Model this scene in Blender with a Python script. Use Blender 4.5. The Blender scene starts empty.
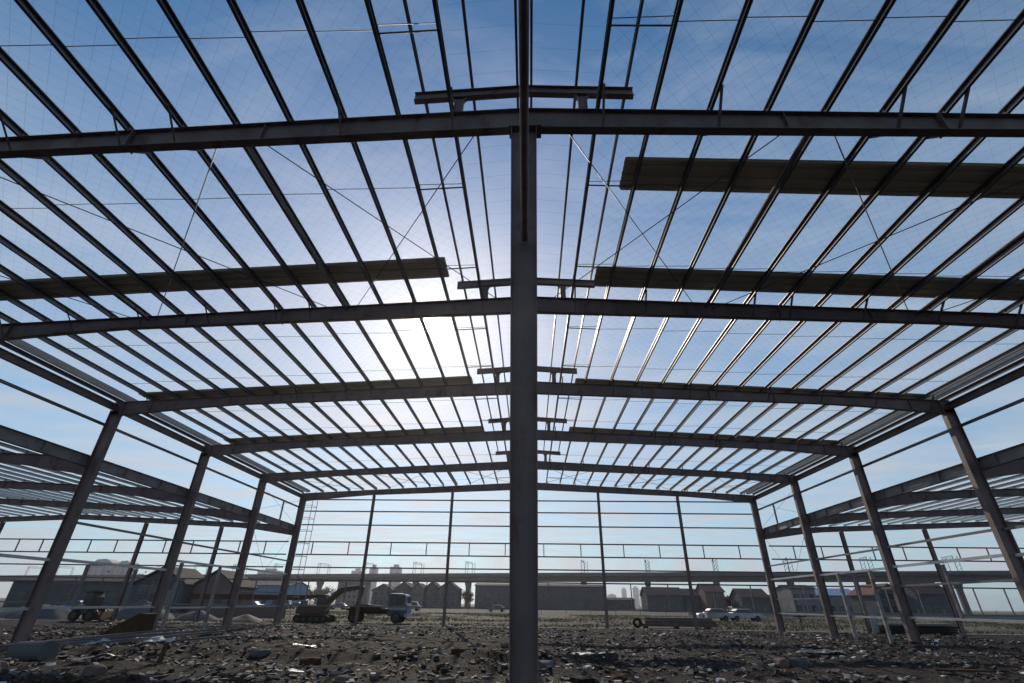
import bpy, math, random
from mathutils import Vector, Matrix, noise
random.seed(7)
R = math.radians
sc = bpy.context.scene
COL = sc.collection
V = Vector

# ------------------------------------------------------------------ materials
def nodes(name):
    m = bpy.data.materials.new(name); m.use_nodes = True
    nt = m.node_tree; b = nt.nodes['Principled BSDF']
    return m, nt, b

def mat(name, c1, c2=None, scale=4.0, rough=.6, rough2=None, metal=0.0, bump=0.0, bscale=30., detail=5, lo=.35, hi=.68, stretch=None, spots=None):
    m, nt, b = nodes(name); N, L = nt.nodes, nt.links
    b.inputs['Roughness'].default_value = rough; b.inputs['Metallic'].default_value = metal
    tc = N.new('ShaderNodeTexCoord'); mp = N.new('ShaderNodeMapping'); L.new(tc.outputs['Object'], mp.inputs['Vector'])
    if stretch: mp.inputs['Scale'].default_value = stretch
    if rough >= .75: b.inputs['Specular IOR Level'].default_value = .02
    if c2 is None: c2 = tuple(x*.75 for x in c1)
    nz = N.new('ShaderNodeTexNoise'); nz.inputs['Scale'].default_value = scale; nz.inputs['Detail'].default_value = detail
    nz.inputs['Roughness'].default_value = .65
    L.new(mp.outputs[0], nz.inputs['Vector'])
    cr = N.new('ShaderNodeValToRGB'); e = cr.color_ramp.elements
    e[0].position = lo; e[0].color = (*c1, 1); e[1].position = hi; e[1].color = (*c2, 1)
    L.new(nz.outputs[0], cr.inputs[0])
    out = cr.outputs[0]
    if spots:
        sc_, th, colr = spots
        n3 = N.new('ShaderNodeTexNoise'); n3.inputs['Scale'].default_value = sc_; n3.inputs['Detail'].default_value = 6
        L.new(mp.outputs[0], n3.inputs['Vector'])
        r3 = N.new('ShaderNodeValToRGB'); r3.color_ramp.elements[0].position = th; r3.color_ramp.elements[1].position = th + .06
        L.new(n3.outputs[0], r3.inputs[0])
        mx = N.new('ShaderNodeMix'); mx.data_type = 'RGBA'
        L.new(r3.outputs[0], mx.inputs[0]); L.new(out, mx.inputs[6]); mx.inputs[7].default_value = (*colr, 1)
        out = mx.outputs[2]
    L.new(out, b.inputs['Base Color'])
    if rough2 is not None:
        mr = N.new('ShaderNodeMapRange'); mr.inputs[3].default_value = rough; mr.inputs[4].default_value = rough2
        L.new(nz.outputs[0], mr.inputs[0]); L.new(mr.outputs[0], b.inputs['Roughness'])
    if bump:
        n2 = N.new('ShaderNodeTexNoise'); n2.inputs['Scale'].default_value = bscale; n2.inputs['Detail'].default_value = 6
        L.new(mp.outputs[0], n2.inputs['Vector'])
        bp = N.new('ShaderNodeBump'); bp.inputs['Strength'].default_value = bump; bp.inputs['Distance'].default_value = .03
        L.new(n2.outputs[0], bp.inputs['Height']); L.new(bp.outputs[0], b.inputs['Normal'])
    return m

def island_mat(name, stops, rough=.85):
    m, nt, b = nodes(name); N, L = nt.nodes, nt.links
    g = N.new('ShaderNodeNewGeometry'); cr = N.new('ShaderNodeValToRGB'); cr.color_ramp.interpolation = 'CONSTANT'
    e = cr.color_ramp.elements
    while len(e) < len(stops): e.new(.5)
    for i, (p, c) in enumerate(stops): e[i].position = p; e[i].color = (*c, 1)
    L.new(g.outputs['Random Per Island'], cr.inputs[0]); L.new(cr.outputs[0], b.inputs['Base Color'])
    b.inputs['Roughness'].default_value = rough
    return m

M = {}
M['steel'] = mat('red_oxide_primed_steel', (.185, .135, .125), (.115, .085, .08), 1.3, .45, .7, 0, .2, 25, spots=(2.6, .61, (.13, .066, .046)), stretch=(1, 1, .6))
M['galv'] = mat('galvanised_steel', (.17, .165, .17), (.12, .115, .12), 7., .36, .52, .45, 0, stretch=(6, .5, 6))
M['galv_bright'] = mat('pale_galvanised_steel', (.46, .47, .48), (.36, .37, .39), 7., .3, .45, .7)  # paler than galv; lit, sky-reflecting look of side-hall purlins put into base colour
M['primer'] = mat('weathered_grey_primer', (.30, .29, .29), (.20, .19, .185), 1.6, .5, .7, .1, spots=(.9, .6, (.16, .12, .10)))
M['rod'] = mat('steel_rod', (.10, .09, .09), None, 5., .5, None, .4)
M['sheet'] = mat('profiled_sheet', (.52, .49, .38), (.43, .41, .32), 1.5, .42, .55, .35, stretch=(.3, 3, 3))
M['gutter'] = mat('gutter_sheet', (.62, .63, .64), (.5, .51, .53), 3., .35, .5, .45)
M['concrete'] = mat('concrete', (.125, .125, .13), (.09, .09, .095), .25, .85, None, 0, .2, 12)
M['concrete_pale'] = mat('concrete_pale', (.26, .255, .25), (.19, .187, .185), 1.2, .85, None, 0, .2, 12)
M['wall_grey'] = mat('grey_render', (.085, .094, .112), (.062, .07, .084), .35, .85)
M['wall_brick'] = mat('dull_brick', (.17, .13, .12), (.13, .10, .09), .6, .9)
M['wall_pale'] = mat('pale_render', (.20, .205, .215), (.15, .155, .165), .3, .85)
M['roof_grey'] = mat('grey_roof', (.06, .058, .062), (.045, .044, .047), .8, .8)
M['roof_brown'] = mat('brown_roof', (.12, .08, .068), (.09, .06, .052), .8, .8)
M['roof_blue'] = mat('blue_sheet_roof', (.10, .20, .34), (.08, .16, .28), .8, .5)
M['glass'] = mat('dark_glass', (.03, .035, .04), (.02, .024, .03), .5, .12)
M['tower'] = mat('tower_facade', (.15, .17, .20), (.12, .14, .165), .06, .7)
M['wood'] = mat('weathered_plywood', (.085, .055, .035), (.06, .04, .025), 3, .8, stretch=(1, 6, 1))
M['rust'] = mat('rusty_steel', (.07, .036, .026), (.045, .024, .018), 2.5, .8)
M['black'] = mat('dark_rubber', (.025, .024, .023), (.035, .033, .03), 6, .8)
M['machine'] = mat('dirty_dark_machine_paint', (.045, .036, .028), (.03, .026, .022), 3, .6)
M['machine_yellow'] = mat('dirty_ochre_paint', (.075, .052, .028), (.05, .036, .022), 3, .6)
M['white'] = mat('white_paint', (.34, .36, .38), (.28, .30, .32), 1.5, .35)
M['blue_paint'] = mat('blue_cab_paint', (.055, .085, .12), (.04, .065, .10), 2, .35)
M['tarp'] = mat('blue_tarpaulin', (.08, .2, .42), (.06, .15, .33), 3, .6)
M['plastic'] = mat('pale_plastic_film', (.42, .45, .49), (.3, .33, .37), 5, .62)
M['bark'] = mat('bark', (.09, .07, .055), None, 6, .9)
M['leaf'] = island_mat('leaves', [(0, (.045, .06, .03)), (.3, (.06, .075, .035)), (.65, (.085, .085, .045)), (.85, (.035, .045, .025))])
M['grass'] = island_mat('dry_grass', [(0, (.055, .065, .03)), (.35, (.075, .075, .04)), (.65, (.10, .09, .055)), (.85, (.04, .05, .022))])
M['rubble'] = island_mat('rubble_mix', [(0, (.028, .023, .022)), (.34, (.048, .040, .037)), (.58, (.02, .018, .018)), (.70, (.075, .045, .038)), (.78, (.12, .11, .105)), (.86, (.27, .26, .25)), (.95, (.55, .55, .55))])

def translucent(name, c):
    m = bpy.data.materials.new(name); m.use_nodes = True; nt = m.node_tree; N, L = nt.nodes, nt.links; N.clear()
    o = N.new('ShaderNodeOutputMaterial'); a = N.new('ShaderNodeBsdfDiffuse'); b = N.new('ShaderNodeBsdfTranslucent'); x = N.new('ShaderNodeMixShader')
    nz = N.new('ShaderNodeTexNoise'); nz.inputs['Scale'].default_value = 1.2; tc = N.new('ShaderNodeTexCoord'); L.new(tc.outputs['Object'], nz.inputs['Vector'])
    cr = N.new('ShaderNodeValToRGB'); cr.color_ramp.elements[0].color = (*c, 1); cr.color_ramp.elements[1].color = (*[q*.75 for q in c], 1); L.new(nz.outputs[0], cr.inputs[0])
    L.new(cr.outputs[0], a.inputs[0]); L.new(cr.outputs[0], b.inputs[0]); x.inputs[0].default_value = .6
    L.new(a.outputs[0], x.inputs[1]); L.new(b.outputs[0], x.inputs[2]); L.new(x.outputs[0], o.inputs['Surface']); return m
M['frp'] = translucent('translucent_eave_sheet', (.5, .53, .56))

def ground_mat():
    m, nt, b = nodes('churned_soil'); N, L = nt.nodes, nt.links
    tc = N.new('ShaderNodeTexCoord')
    def nz(s, d=6):
        n = N.new('ShaderNodeTexNoise'); n.inputs['Scale'].default_value = s; n.inputs['Detail'].default_value = d
        n.inputs['Roughness'].default_value = .7; L.new(tc.outputs['Object'], n.inputs['Vector']); return n
    def ramp(src, stops):
        c = N.new('ShaderNodeValToRGB'); e = c.color_ramp.elements
        while len(e) < len(stops): e.new(.5)
        for i, (p, k) in enumerate(stops): e[i].position = p; e[i].color = (*k, 1)
        L.new(src, c.inputs[0]); return c
    soil = ramp(nz(7., 9).outputs[0], [(.3, (.011, .009, .009)), (.5, (.024, .020, .019)), (.64, (.042, .037, .035)), (.75, (.12, .11, .105))])
    patch = ramp(nz(.16, 4).outputs[0], [(.45, (0, 0, 0)), (.62, (1, 1, 1))])
    pale = ramp(nz(1.4, 8).outputs[0], [(.35, (.016, .014, .014)), (.65, (.040, .036, .034))])
    mx = N.new('ShaderNodeMix'); mx.data_type = 'RGBA'
    L.new(patch.outputs[0], mx.inputs[0]); L.new(soil.outputs[0], mx.inputs[6]); L.new(pale.outputs[0], mx.inputs[7])
    # beyond the end wall: trodden field with dry grass
    far = ramp(nz(.09, 6).outputs[0], [(.35, (.05, .05, .03)), (.5, (.08, .075, .055)), (.66, (.13, .12, .105))])
    sp = N.new('ShaderNodeSeparateXYZ'); L.new(tc.outputs['Object'], sp.inputs[0])
    ad = N.new('ShaderNodeMath'); ad.operation = 'MULTIPLY_ADD'
    n3 = nz(.5, 3); L.new(n3.outputs[0], ad.inputs[0]); ad.inputs[1].default_value = 2.; L.new(sp.outputs[1], ad.inputs[2])
    gt = N.new('ShaderNodeMapRange'); gt.inputs[1].default_value = 45.6; gt.inputs[2].default_value = 47.
    L.new(ad.outputs[0], gt.inputs[0])
    m2 = N.new('ShaderNodeMix'); m2.data_type = 'RGBA'
    L.new(gt.outputs[0], m2.inputs[0]); L.new(mx.outputs[2], m2.inputs[6]); L.new(far.outputs[0], m2.inputs[7])
    L.new(m2.outputs[2], b.inputs['Base Color']); b.inputs['Roughness'].default_value = .92
    b.inputs['Specular IOR Level'].default_value = .12
    bp = N.new('ShaderNodeBump'); bp.inputs['Strength'].default_value = 1.; bp.inputs['Distance'].default_value = .16
    L.new(nz(7, 10).outputs[0], bp.inputs['Height']); L.new(bp.outputs[0], b.inputs['Normal'])
    return m
M['ground'] = ground_mat()

# ------------------------------------------------------------------ mesh helpers (vertices in world metres)
class MB:
    def __init__(s): s.v = []; s.f = []
    def add(s, vs, fs):
        o = len(s.v); s.v += [tuple(p) for p in vs]; s.f += [tuple(i + o for i in f) for f in fs]; return s
    def loft(s, rings, cap=True):
        n = len(rings[0]); vs = [p for r in rings for p in r]; fs = []
        for k in range(len(rings) - 1):
            for i in range(n):
                j = (i + 1) % n
                fs.append((k*n + i, k*n + j, (k + 1)*n + j, (k + 1)*n + i))
        if cap:
            fs.append(tuple(reversed(range(n)))); fs.append(tuple((len(rings) - 1)*n + i for i in range(n)))
        return s.add(vs, fs)
    def sweep(s, prof, p0, p1, up=(0, 0, 1)):
        p0, p1 = V(p0), V(p1); d = (p1 - p0).normalized(); up = V(up)
        side = d.cross(up).normalized(); u = side.cross(d).normalized()
        return s.loft([[p + side*a + u*b for a, b in prof] for p in (p0, p1)])
    def tube(s, p0, p1, r, n=8, r1=None):
        r1 = r if r1 is None else r1
        p0, p1 = V(p0), V(p1); d = (p1 - p0).normalized()
        up = V((0, 0, 1)) if abs(d.z) < .9 else V((1, 0, 0))
        side = d.cross(up).normalized(); u = side.cross(d)
        return s.loft([[p + side*(q*math.cos(t)) + u*(q*math.sin(t)) for t in (2*math.pi*i/n for i in range(n))] for p, q in ((p0, r), (p1, r1))])
    def path(s, pts, r, n=5):
        for a, b in zip(pts, pts[1:]): s.tube(a, b, r, n)
        return s
    def box(s, a, b):
        (x0, y0, z0), (x1, y1, z1) = a, b
        return s.add([(x0, y0, z0), (x1, y0, z0), (x1, y1, z0), (x0, y1, z0), (x0, y0, z1), (x1, y0, z1), (x1, y1, z1), (x0, y1, z1)],
                     [(3, 2, 1, 0), (4, 5, 6, 7), (0, 1, 5, 4), (1, 2, 6, 5), (2, 3, 7, 6), (3, 0, 4, 7)])
    def rbox(s, c, size, rot=(0, 0, 0)):
        from mathutils import Euler
        m = Euler(rot).to_matrix(); c = V(c); h = V(size)/2
        vs = [c + m @ V((sx*h.x, sy*h.y, sz*h.z)) for sz in (-1, 1) for sx, sy in ((-1, -1), (1, -1), (1, 1), (-1, 1))]
        return s.add(vs, [(3, 2, 1, 0), (4, 5, 6, 7), (0, 1, 5, 4), (1, 2, 6, 5), (2, 3, 7, 6), (3, 0, 4, 7)])
    def prism_y(s, pts, y0, y1):      # polygon in (x,z), swept along y
        return s.loft([[(x, y0, z) for x, z in pts], [(x, y1, z) for x, z in pts]])
    def prism_x(s, pts, x0, x1):      # polygon in (y,z), swept along x
        return s.loft([[(x0, y, z) for y, z in pts], [(x1, y, z) for y, z in pts]])
    def build(s, name, m, parent=None, bevel=0, smooth=False):
        me = bpy.data.meshes.new(name)
        org = V((0, 0, 0))
        if parent is not None: org = parent['_o'] if '_o' in parent else V((0, 0, 0)); org = V(org)
        me.from_pydata([tuple(V(p) - org) for p in s.v], [], s.f)
        me.materials.append(M[m] if isinstance(m, str) else m)
        import bmesh
        bm = bmesh.new(); bm.from_mesh(me); bmesh.ops.recalc_face_normals(bm, faces=bm.faces); bm.to_mesh(me); bm.free()
        if smooth: me.polygons.foreach_set('use_smooth', [True]*len(me.polygons))
        o = bpy.data.objects.new(name, me); COL.objects.link(o)
        if parent is not None:
            o.parent = parent; o['_o'] = tuple(org)
        if bevel:
            md = o.modifiers.new('edge', 'BEVEL'); md.width = bevel; md.segments = 2; md.limit_method = 'ANGLE'
        return o

def tag(o, label, cat, group=None, kind=None):
    if label: o['label'] = label
    if cat: o['category'] = cat
    if group: o['group'] = group
    if kind: o['kind'] = kind
    return o
def thing(name, loc, label, cat, group=None):
    o = bpy.data.objects.new(name, None); COL.objects.link(o); o.location = loc; o['_o'] = tuple(loc); o.empty_display_size = .3
    return tag(o, label, cat, group)
def dup(src, parent, off=(0, 0, 0)):
    c = src.copy(); COL.objects.link(c); c.parent = parent; c.location = V(src.location) + V(off); return c
def dup_tree(src, loc, label=None, rz=0):
    r = src.copy(); COL.objects.link(r); r.location = loc; r.rotation_euler = (0, 0, rz)
    if label: r['label'] = label
    for ch in list(src.children):
        c = ch.copy(); COL.objects.link(c); c.parent = r
        for g in list(ch.children):
            d = g.copy(); COL.objects.link(d); d.parent = c
    return r

def I(w, h, tf, tw):                 # I section, top flange at b = 0
    a, t = w/2, tw/2
    return [(-a, 0), (-a, -tf), (-t, -tf), (-t, -h + tf), (-a, -h + tf), (-a, -h), (a, -h), (a, -h + tf), (t, -h + tf), (t, -tf), (a, -tf), (a, 0)]
def C(w, h, t, lip, s=1):            # lipped channel, bottom at b = 0, web at a = 0
    p = [(0, 0), (w, 0), (w, lip), (w - t, lip), (w - t, t), (t, t), (t, h - t), (w - t, h - t), (w - t, h - lip), (w, h - lip), (w, h), (0, h)]
    return [(a*s, b) for a, b in p]
def RC(w, h): return [(-w/2, -h/2), (w/2, -h/2), (w/2, h/2), (-w/2, h/2)]

# ------------------------------------------------------------------ the steel hall
FY = [7.05 + 7.5*k for k in range(6)]          # the six portal frames, front to back
XL, XR, XC = -20.5, 19.62, -.07
Y0 = -.45
def zt(x): return 11.35 - .053*abs(x - XC)      # top of rafter / underside of purlins
def zu(x):
    a = abs(x - XC); return 10.72 - .040*a - (max(0, a - 15.)*.062)
hall = thing('steel_hall_frame', (-.4, 25.8, 0), 'tall bare steel portal frame hall, roof and walls still open to the sky', 'steel building')
PX = [1.57 + 1.226*k for k in range(15)]
PURL = [x for x in PX] + [-x - .13 for x in PX]

def rafter_mb(y, x0, x1, top, under, px, w=.2, n=10):
    mb = MB(); rings = []
    for i in range(n + 1):
        x = x0 + (x1 - x0)*i/n; t, u = top(x), under(x)
        rings.append([(x, y + a, t + b) for a, b in I(w, t - u, .016, .012)])
    mb.loft(rings)
    for x in px:                                 # welded purlin cleats
        mb.box((x - .01, y - .06, top(x) + .001), (x + .01, y + .06, top(x) + .15))
    for k in range(1, 4):                        # web stiffeners
        x = x0 + (x1 - x0)*(k - .1)/3.2; t, u = top(x) - .017, under(x) + .017
        mb.box((x - .006, y - .09, u), (x + .006, y - .0065, t)); mb.box((x - .006, y + .0065, u), (x + .006, y + .09, t))
    return mb
for k, y in enumerate(FY):
    for s, xe in ((-1, XL - .25), (1, XR + .25)):
        px = [x for x in PURL if x*s > 0]
        r = rafter_mb(y, XC + s*.006, xe, zt, zu, px).build('rafter', 'steel', hall)
        for xs in (XC + s*.012, XC + s*8.8, xe - s*.53):
            pl = MB().box((xs - .014, y - .125, zu(xs) - .025), (xs + .014, y + .125, zt(xs) - .02))
            for q in range(4):
                zz = zu(xs) + .1 + (zt(xs) - zu(xs) - .2)*q/3
                for dy in (-.055, .055): pl.tube((xs - .04, y + dy, zz), (xs + .04, y + dy, zz), .017, 6)
            pl.build('splice_plate', 'steel', r)
# side columns
def column_mb(x, y, h, d=.5, w=.25):
    mb = MB()
    mb.loft([[(x + b + d/2, y + a, z) for a, b in I(w, d, .016, .012)] for z in (.03, h)])
    mb.box((x - d/2 - .06, y - w/2 - .06, -.02), (x + d/2 + .06, y + w/2 + .06, .029))
    return mb
col0 = {}
for s, x in ((-1, XL), (1, XR)):
    for k, y in enumerate(FY):
        if k == 0: col0[s] = column_mb(x, y, zu(x) + .25).build('column', 'steel', hall)
        else: dup(col0[s], hall, (0, y - FY[0], 0))
    # bolted brackets at mid height
mc = MB()
def taper(z): return .33 + (.55 - .33)*min(1, z/10.6)
mc.loft([[(XC - .01 + b + taper(z)/2, FY[0] + a, z) for a, b in I(.3, taper(z), .014, .012)] for z in (.03, 3, 6, 10.66)])
mcol = mc.build('column', 'steel', hall); mcol['label'] = 'tapered middle column standing right in front of the camera'
cap = MB(); cap.box((XC - .33, FY[0] - .17, 10.662), (XC + .37, FY[0] + .17, 10.715)); cap.build('cap_plate', 'steel', mcol)
bp = MB(); bp.box((XC - .3, FY[0] - .25, -.02), (XC + .34, FY[0] + .25, .029))
for bx_ in (-.23, .27):
    for by_ in (-.18, .18): bp.tube((XC + bx_, FY[0] + by_, .029), (XC + bx_, FY[0] + by_, .09), .018, 6)
bp.build('base_plate', 'steel', mcol)
gs = MB(); gs.box((XC - .07, FY[0] - .163, 7.40), (XC + .09, FY[0] - .151, 7.60)); gs.build('gusset_plate', 'steel', mcol)
tt = MB(); tt.tube((XC + .004, FY[0] - .18, 7.5), (XC + .062, Y0, 7.52), .062, 14); tt.build('tie_tube', 'steel', hall, smooth=False)

# purlins
pc = {}
for x in PURL:
    s = 1 if x > 0 else -1
    if s not in pc:
        pc[s] = MB().sweep(C(.072, .19, .004, .025, -s), (x + s*.04, Y0, zt(x) + .008), (x, FY[5] + .25, zt(x) + .008)).build('purlin', 'galv', hall); x0 = x
        pc[s]['x0'] = x
    else:
        o = dup(pc[s], hall, (x - pc[s]['x0'], 0, zt(x) - zt(pc[s]['x0'])))
# ridge monitor: cross beams on short posts, with light purlins on top
MP = [-2.46, -1.31, -.26, .12, 1.16, 2.31]
def zm(x): return 12.22 - .07*abs(x - XC)
cb0 = None
for k in range(5):
    y = FY[k]
    mb = MB(); prof = I(.14, .26, .012, .01)
    mb.loft([[(x, y + a, zm(x) + b) for a, b in prof] for x in (-2.62, XC, 2.42)])
    cb = mb.build('monitor_crossbeam', 'steel', hall)
    for x in (-1.57, 1.25):
        p = MB(); p.loft([[(x + b, y + a, z) for a, b in [(c, d + w/2) for c, d in I(.12, w, .01, .01)]] for z, w in ((zt(x) + .002, .2), (zm(x) - .38, .2), (zm(x) - .305, .28), (zm(x) - .265, .36))])
        p.build('monitor_post', 'steel', hall)
    q = MB()
    for x in MP:
        q.box((x - .05, y - .012, zm(x) + .002), (x - .035, y + .09, zm(x) + .1))
    q.build('cleat', 'steel', cb)
for x in MP:
    s = 1 if x > 0 else -1
    MB().sweep(C(.055, .12, .0035, .018, -s), (x, Y0, zm(x) + .012), (x, FY[4] + .12, zm(x) + .012)).build('monitor_purlin', 'galv', hall)
# fly braces: V struts from rafter bottom flange up to the purlin on both sides
for y in FY:
    for k in (0, 2, 5, 6, 8, 10, 12, 14):
        for x in (PX[k], -PX[k] - .13):
            mb = MB()
            for d in (-1, 1):
                mb.sweep([(-.025, 0), (.025, 0), (.025, .005), (-.02, .005), (-.02, .05), (-.025, .05)], (x + .04, y + d*.07, zu(x) + .03), (x + .04, y + d*.62, zt(x) + .09), (1, 0, 0))
            mb.build('fly_brace', 'steel', hall)
# sag rods between the purlins, in every bay
for k in range(6):
    ya = Y0 if k == 0 else FY[k - 1]
    for j, f in enumerate((.28, .745)):
        for s in (1, -1):
            xs = sorted([x for x in PURL if x*s > 0], key=abs); mb = MB()
            yy = ya + 7.5*f
            for i in range(len(xs) - 1):
                d = .035 if i % 2 else -.035
                za, zb = zt(xs[i]) + .07 + random.uniform(-.02, .02), zt(xs[i + 1]) + .13 + random.uniform(-.02, .02)
                mb.tube((xs[i], yy + d, za), (xs[i + 1], yy + d, zb), .009, 5)
            a, b = xs[0], xs[1]
            mb.tube((a, yy + .12, zt(a) + .1), (b, yy + .12, zt(b) + .1), .02, 6)
            mb.build('sag_rod', 'rod', hall)
# roof X bracing and tie tubes in two bays
for ya, yb in ((FY[0], FY[1]), (FY[4], FY[5])):
    for nodes_x in ((.67, 5.9), (6.5, 13.1), (13.6, 19.2), (-.95, -6.3), (-6.9, -13.5), (-14., -19.9)):
        for a, b in (nodes_x, nodes_x[::-1]):
            MB().tube((a, ya + .02, zt(a) - .16), (b, yb - .02, zt(b) - .16 - .03*(a > b)), .0135, 6).build('brace_rod', 'rod', hall)
    for x in (6.25, 13.35, -6.6, -13.8):
        MB().tube((x, ya + .02, zt(x) - .1), (x, yb - .02, zt(x) - .1), .055, 10).build('tie_tube', 'steel', hall)
# eaves: strut, beam, gutter sheet
for s, x in ((-1, XL), (1, XR)):
    MB().sweep(C(.08, .17, .004, .02, -s), (x + s*.18, Y0, zt(x) + .01), (x + s*.18, FY[5] + .2, zt(x) + .01)).build('eave_purlin', 'steel', hall)
    MB().sweep(I(.2, .3, .012, .01), (x + s*.12, Y0, zt(x) - .14), (x + s*.12, FY[5] + .2, zt(x) - .14)).build('eave_beam', 'steel', hall)
    mb = MB(); xi, xo = x - s*.38, x - s*.08
    mb.prism_y([(xi, zt(xi) + .30), (xi, zt(xi) + .12), (xo, zt(xo) + .12), (xo, zt(xo) + .36), (xo - s*.004, zt(xo) + .36), (xo - s*.004, zt(xo) + .124), (xi + s*.004, zt(xi) + .124), (xi + s*.004, zt(xi) + .30)], Y0, FY[5] + .2)
    mb.build('gutter', 'frp', hall)
    xw = x + s*.02
    MB().sweep(RC(.08, .12), (x + s*.29, Y0, 9.08), (x + s*.29, FY[5] + .1, 9.08)).build('wall_girt', 'galv', hall)
    # valley beam carrying the lower side roof
    vb = MB().sweep(I(.22, .5, .016, .012), (x + s*.4, FY[0], 7.56), (x + s*.4, FY[5], 7.56)).build('valley_beam', 'primer', hall)
    st = MB()
    for y in FY:
        for d in (-.9, 2.4, 5.1):
            if y + d < FY[5]: st.box((x + s*.4 - s*.09, y + d - .005, 7.08), (x + s*.4 - s*.008, y + d + .005, 7.543))
    st.build('stiffener', 'primer', vb)
    # lower girts, bay by bay
    for k in range(1, 5):
        for z, h, m in ((4.6, .1, 'galv'), (3.62, .12, 'galv_bright'), (1.24, .10, 'galv_bright')):
            if z == 4.6 and k == 1 and s < 0: continue
            zz = z - .04*(k % 2) - .55*(s < 0 and k <= 2 and z == 3.62)
            MB().sweep(RC(.08, h), (x - s*.05, FY[k] + .135, zz), (x - s*.05, FY[k + 1] - .135, zz)).build('wall_girt', m, hall)
    for y, z0, z1 in (((31.25, 0, 3.55), (34.5, 0, 3.55), (33.0, 1.31, 3.54), (25.8, 1.27, 3.5)) if s > 0 else ((30.35, 0, 3.5), (34.3, 0, 3.55), (23.9, 1.27, 2.98), (27.0, 1.27, 2.95))):
        MB().sweep(RC(.16 if z0 == 0 else .1, .14), (x - s*.05 - s*.081*(z0 == 0), y, z0), (x - s*.05 - s*.081*(z0 == 0), y, z1), (0, 1, 0)).build('jamb_post', 'primer' if z0 == 0 else 'galv', hall)
    MB().sweep(RC(.08, .1), (x - s*.05, FY[3] + .135, 2.62), (x - s*.05, 31.17, 2.62)).build('wall_girt', 'galv', hall)
    ya_, yb_ = (22.19, 23.84) if s < 0 else (22.19, 29.42)
    MB().sweep(RC(.08, .09), (x - s*.05, ya_, 2.2 if s < 0 else 2.7), (x - s*.05, yb_, 2.2 if s < 0 else 2.7)).build('wall_girt', 'galv', hall)
    MB().sweep(RC(.08, .09), (x - s*.05, FY[4] + .135, 2.2), (x - s*.05, FY[5] - .135, 2.2)).build('wall_girt', 'galv', hall)
    MB().sweep(RC(.1, .1), (x + s*.3, FY[4] + 4.6, 7.57), (x + s*.3, FY[4] + 4.6, 9.01), (0, 1, 0)).build('jamb_post', 'steel', hall)
    for a, b in ((7.6, 9.6), (9.6, 7.6)):
        MB().tube((x + s*.22, FY[4] + .13, a), (x + s*.22, FY[5] - .13, b), .01, 5).build('brace_rod', 'rod', hall)
    for a, b in ((.3, 6.9), (6.9, .3)):
        MB().tube((x + s*.2, FY[4] + .13, a), (x + s*.2, FY[5] - .13, b), .01, 5).build('brace_rod', 'rod', hall)
# rear end wall: posts, girts, window stubs, foundation strip
ye = FY[5] + .12
for x in (-14.05, -6.94, 6.12, 13.09):
    mb = MB(); h = zu(x) - .02
    mb.loft([[(x + a, FY[5] + b + .11, z) for a, b in I(.22, .22, .012, .01)] for z in (.02, h)])
    mb.box((x - .18, FY[5] - .2, -.03), (x + .18, FY[5] + .2, .019))
    mb.build('end_wall_post', 'steel', hall)
for z in (9.76, 8.75, 7.6, 6.2, 5.18, 4.18, 3.2, 1.31):
    MB().sweep(RC(.07, .1), (XL + .26, ye + .06, z), (XR - .26, ye + .06, z)).build('end_wall_girt', 'galv' if z < 2 else 'steel', hall)
SX = (-18.9, -15.7, -12., -8.9, -5.2, -2.1, 1.2, 4.35, 7.98, 11., 14.68, 17.67)
for x in SX:
    MB().sweep(RC(.07, .08), (x, ye + .06, 5.231), (x, ye + .06, 6.149), (0, 1, 0)).build('window_stud', 'steel', hall)
for x in SX:
    if x not in (-2.1, 4.35): MB().sweep(RC(.07, .08), (x + .3, ye + .06, 1.361), (x + .3, ye + .06, 3.149), (0, 1, 0)).build('window_stud', 'steel', hall)
fs = MB(); fs.box((XL - .3, FY[5] - .24, -.3), (XR + .3, FY[5] + .36, .018)); fs.build('foundation_strip', 'concrete_pale', hall)
# roofing net laid over the purlins
net = MB()
def net_seg(a, b, r=.0013):
    L_ = (V(b) - V(a)).length; n = max(1, int(L_/3))
    for i in range(n):
        p, q = V(a).lerp(V(b), i/n), V(a).lerp(V(b), (i + 1)/n)
        net.tube(p, q, r, 3)
for s in (-1, 1):
    xa, xb = (1.7, 19.3); ya, yb = Y0 + 3.5, 26.
    for d in (1, -1):
        c = -30.
        while c < 60:
            # line y = c + d*(x-xa)
            pts = []
            for x in (xa, xb):
                pts.append((x, c + d*(x - xa)))
            (x0, y0), (x1, y1) = pts
            def clip(x0, y0, x1, y1):
                t0, t1 = 0, 1; dy = y1 - y0
                for lim, sg in ((ya, 1), (yb, -1)):
                    f0, f1 = sg*(y0 - lim), sg*(y1 - lim)
                    if f0 < 0 and f1 < 0: return None
                    if f0 < 0: t0 = max(t0, f0/(f0 - f1))
                    if f1 < 0: t1 = min(t1, f0/(f0 - f1))
                return (t0, t1) if t1 > t0 else None
            q = clip(x0, y0, x1, y1)
            if q:
                P = [(s*(x0 + (x1 - x0)*t) - (.13 if s < 0 else 0), y0 + (y1 - y0)*t) for t in q]
                net_seg(*[(x, y, zt(x) + .215) for x, y in P])
            c += .42
for k in range(40):
    y = 3.2 + k*.5
    net_seg((-1.7, y, zm(1.7) + .05), (0, y, zm(0) + .14)); net_seg((0, y, zm(0) + .14), (1.6, y, zm(1.7) + .05))
n_ = net.build('roof_netting', 'rod', hall); n_['kind'] = 'stuff'

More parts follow.
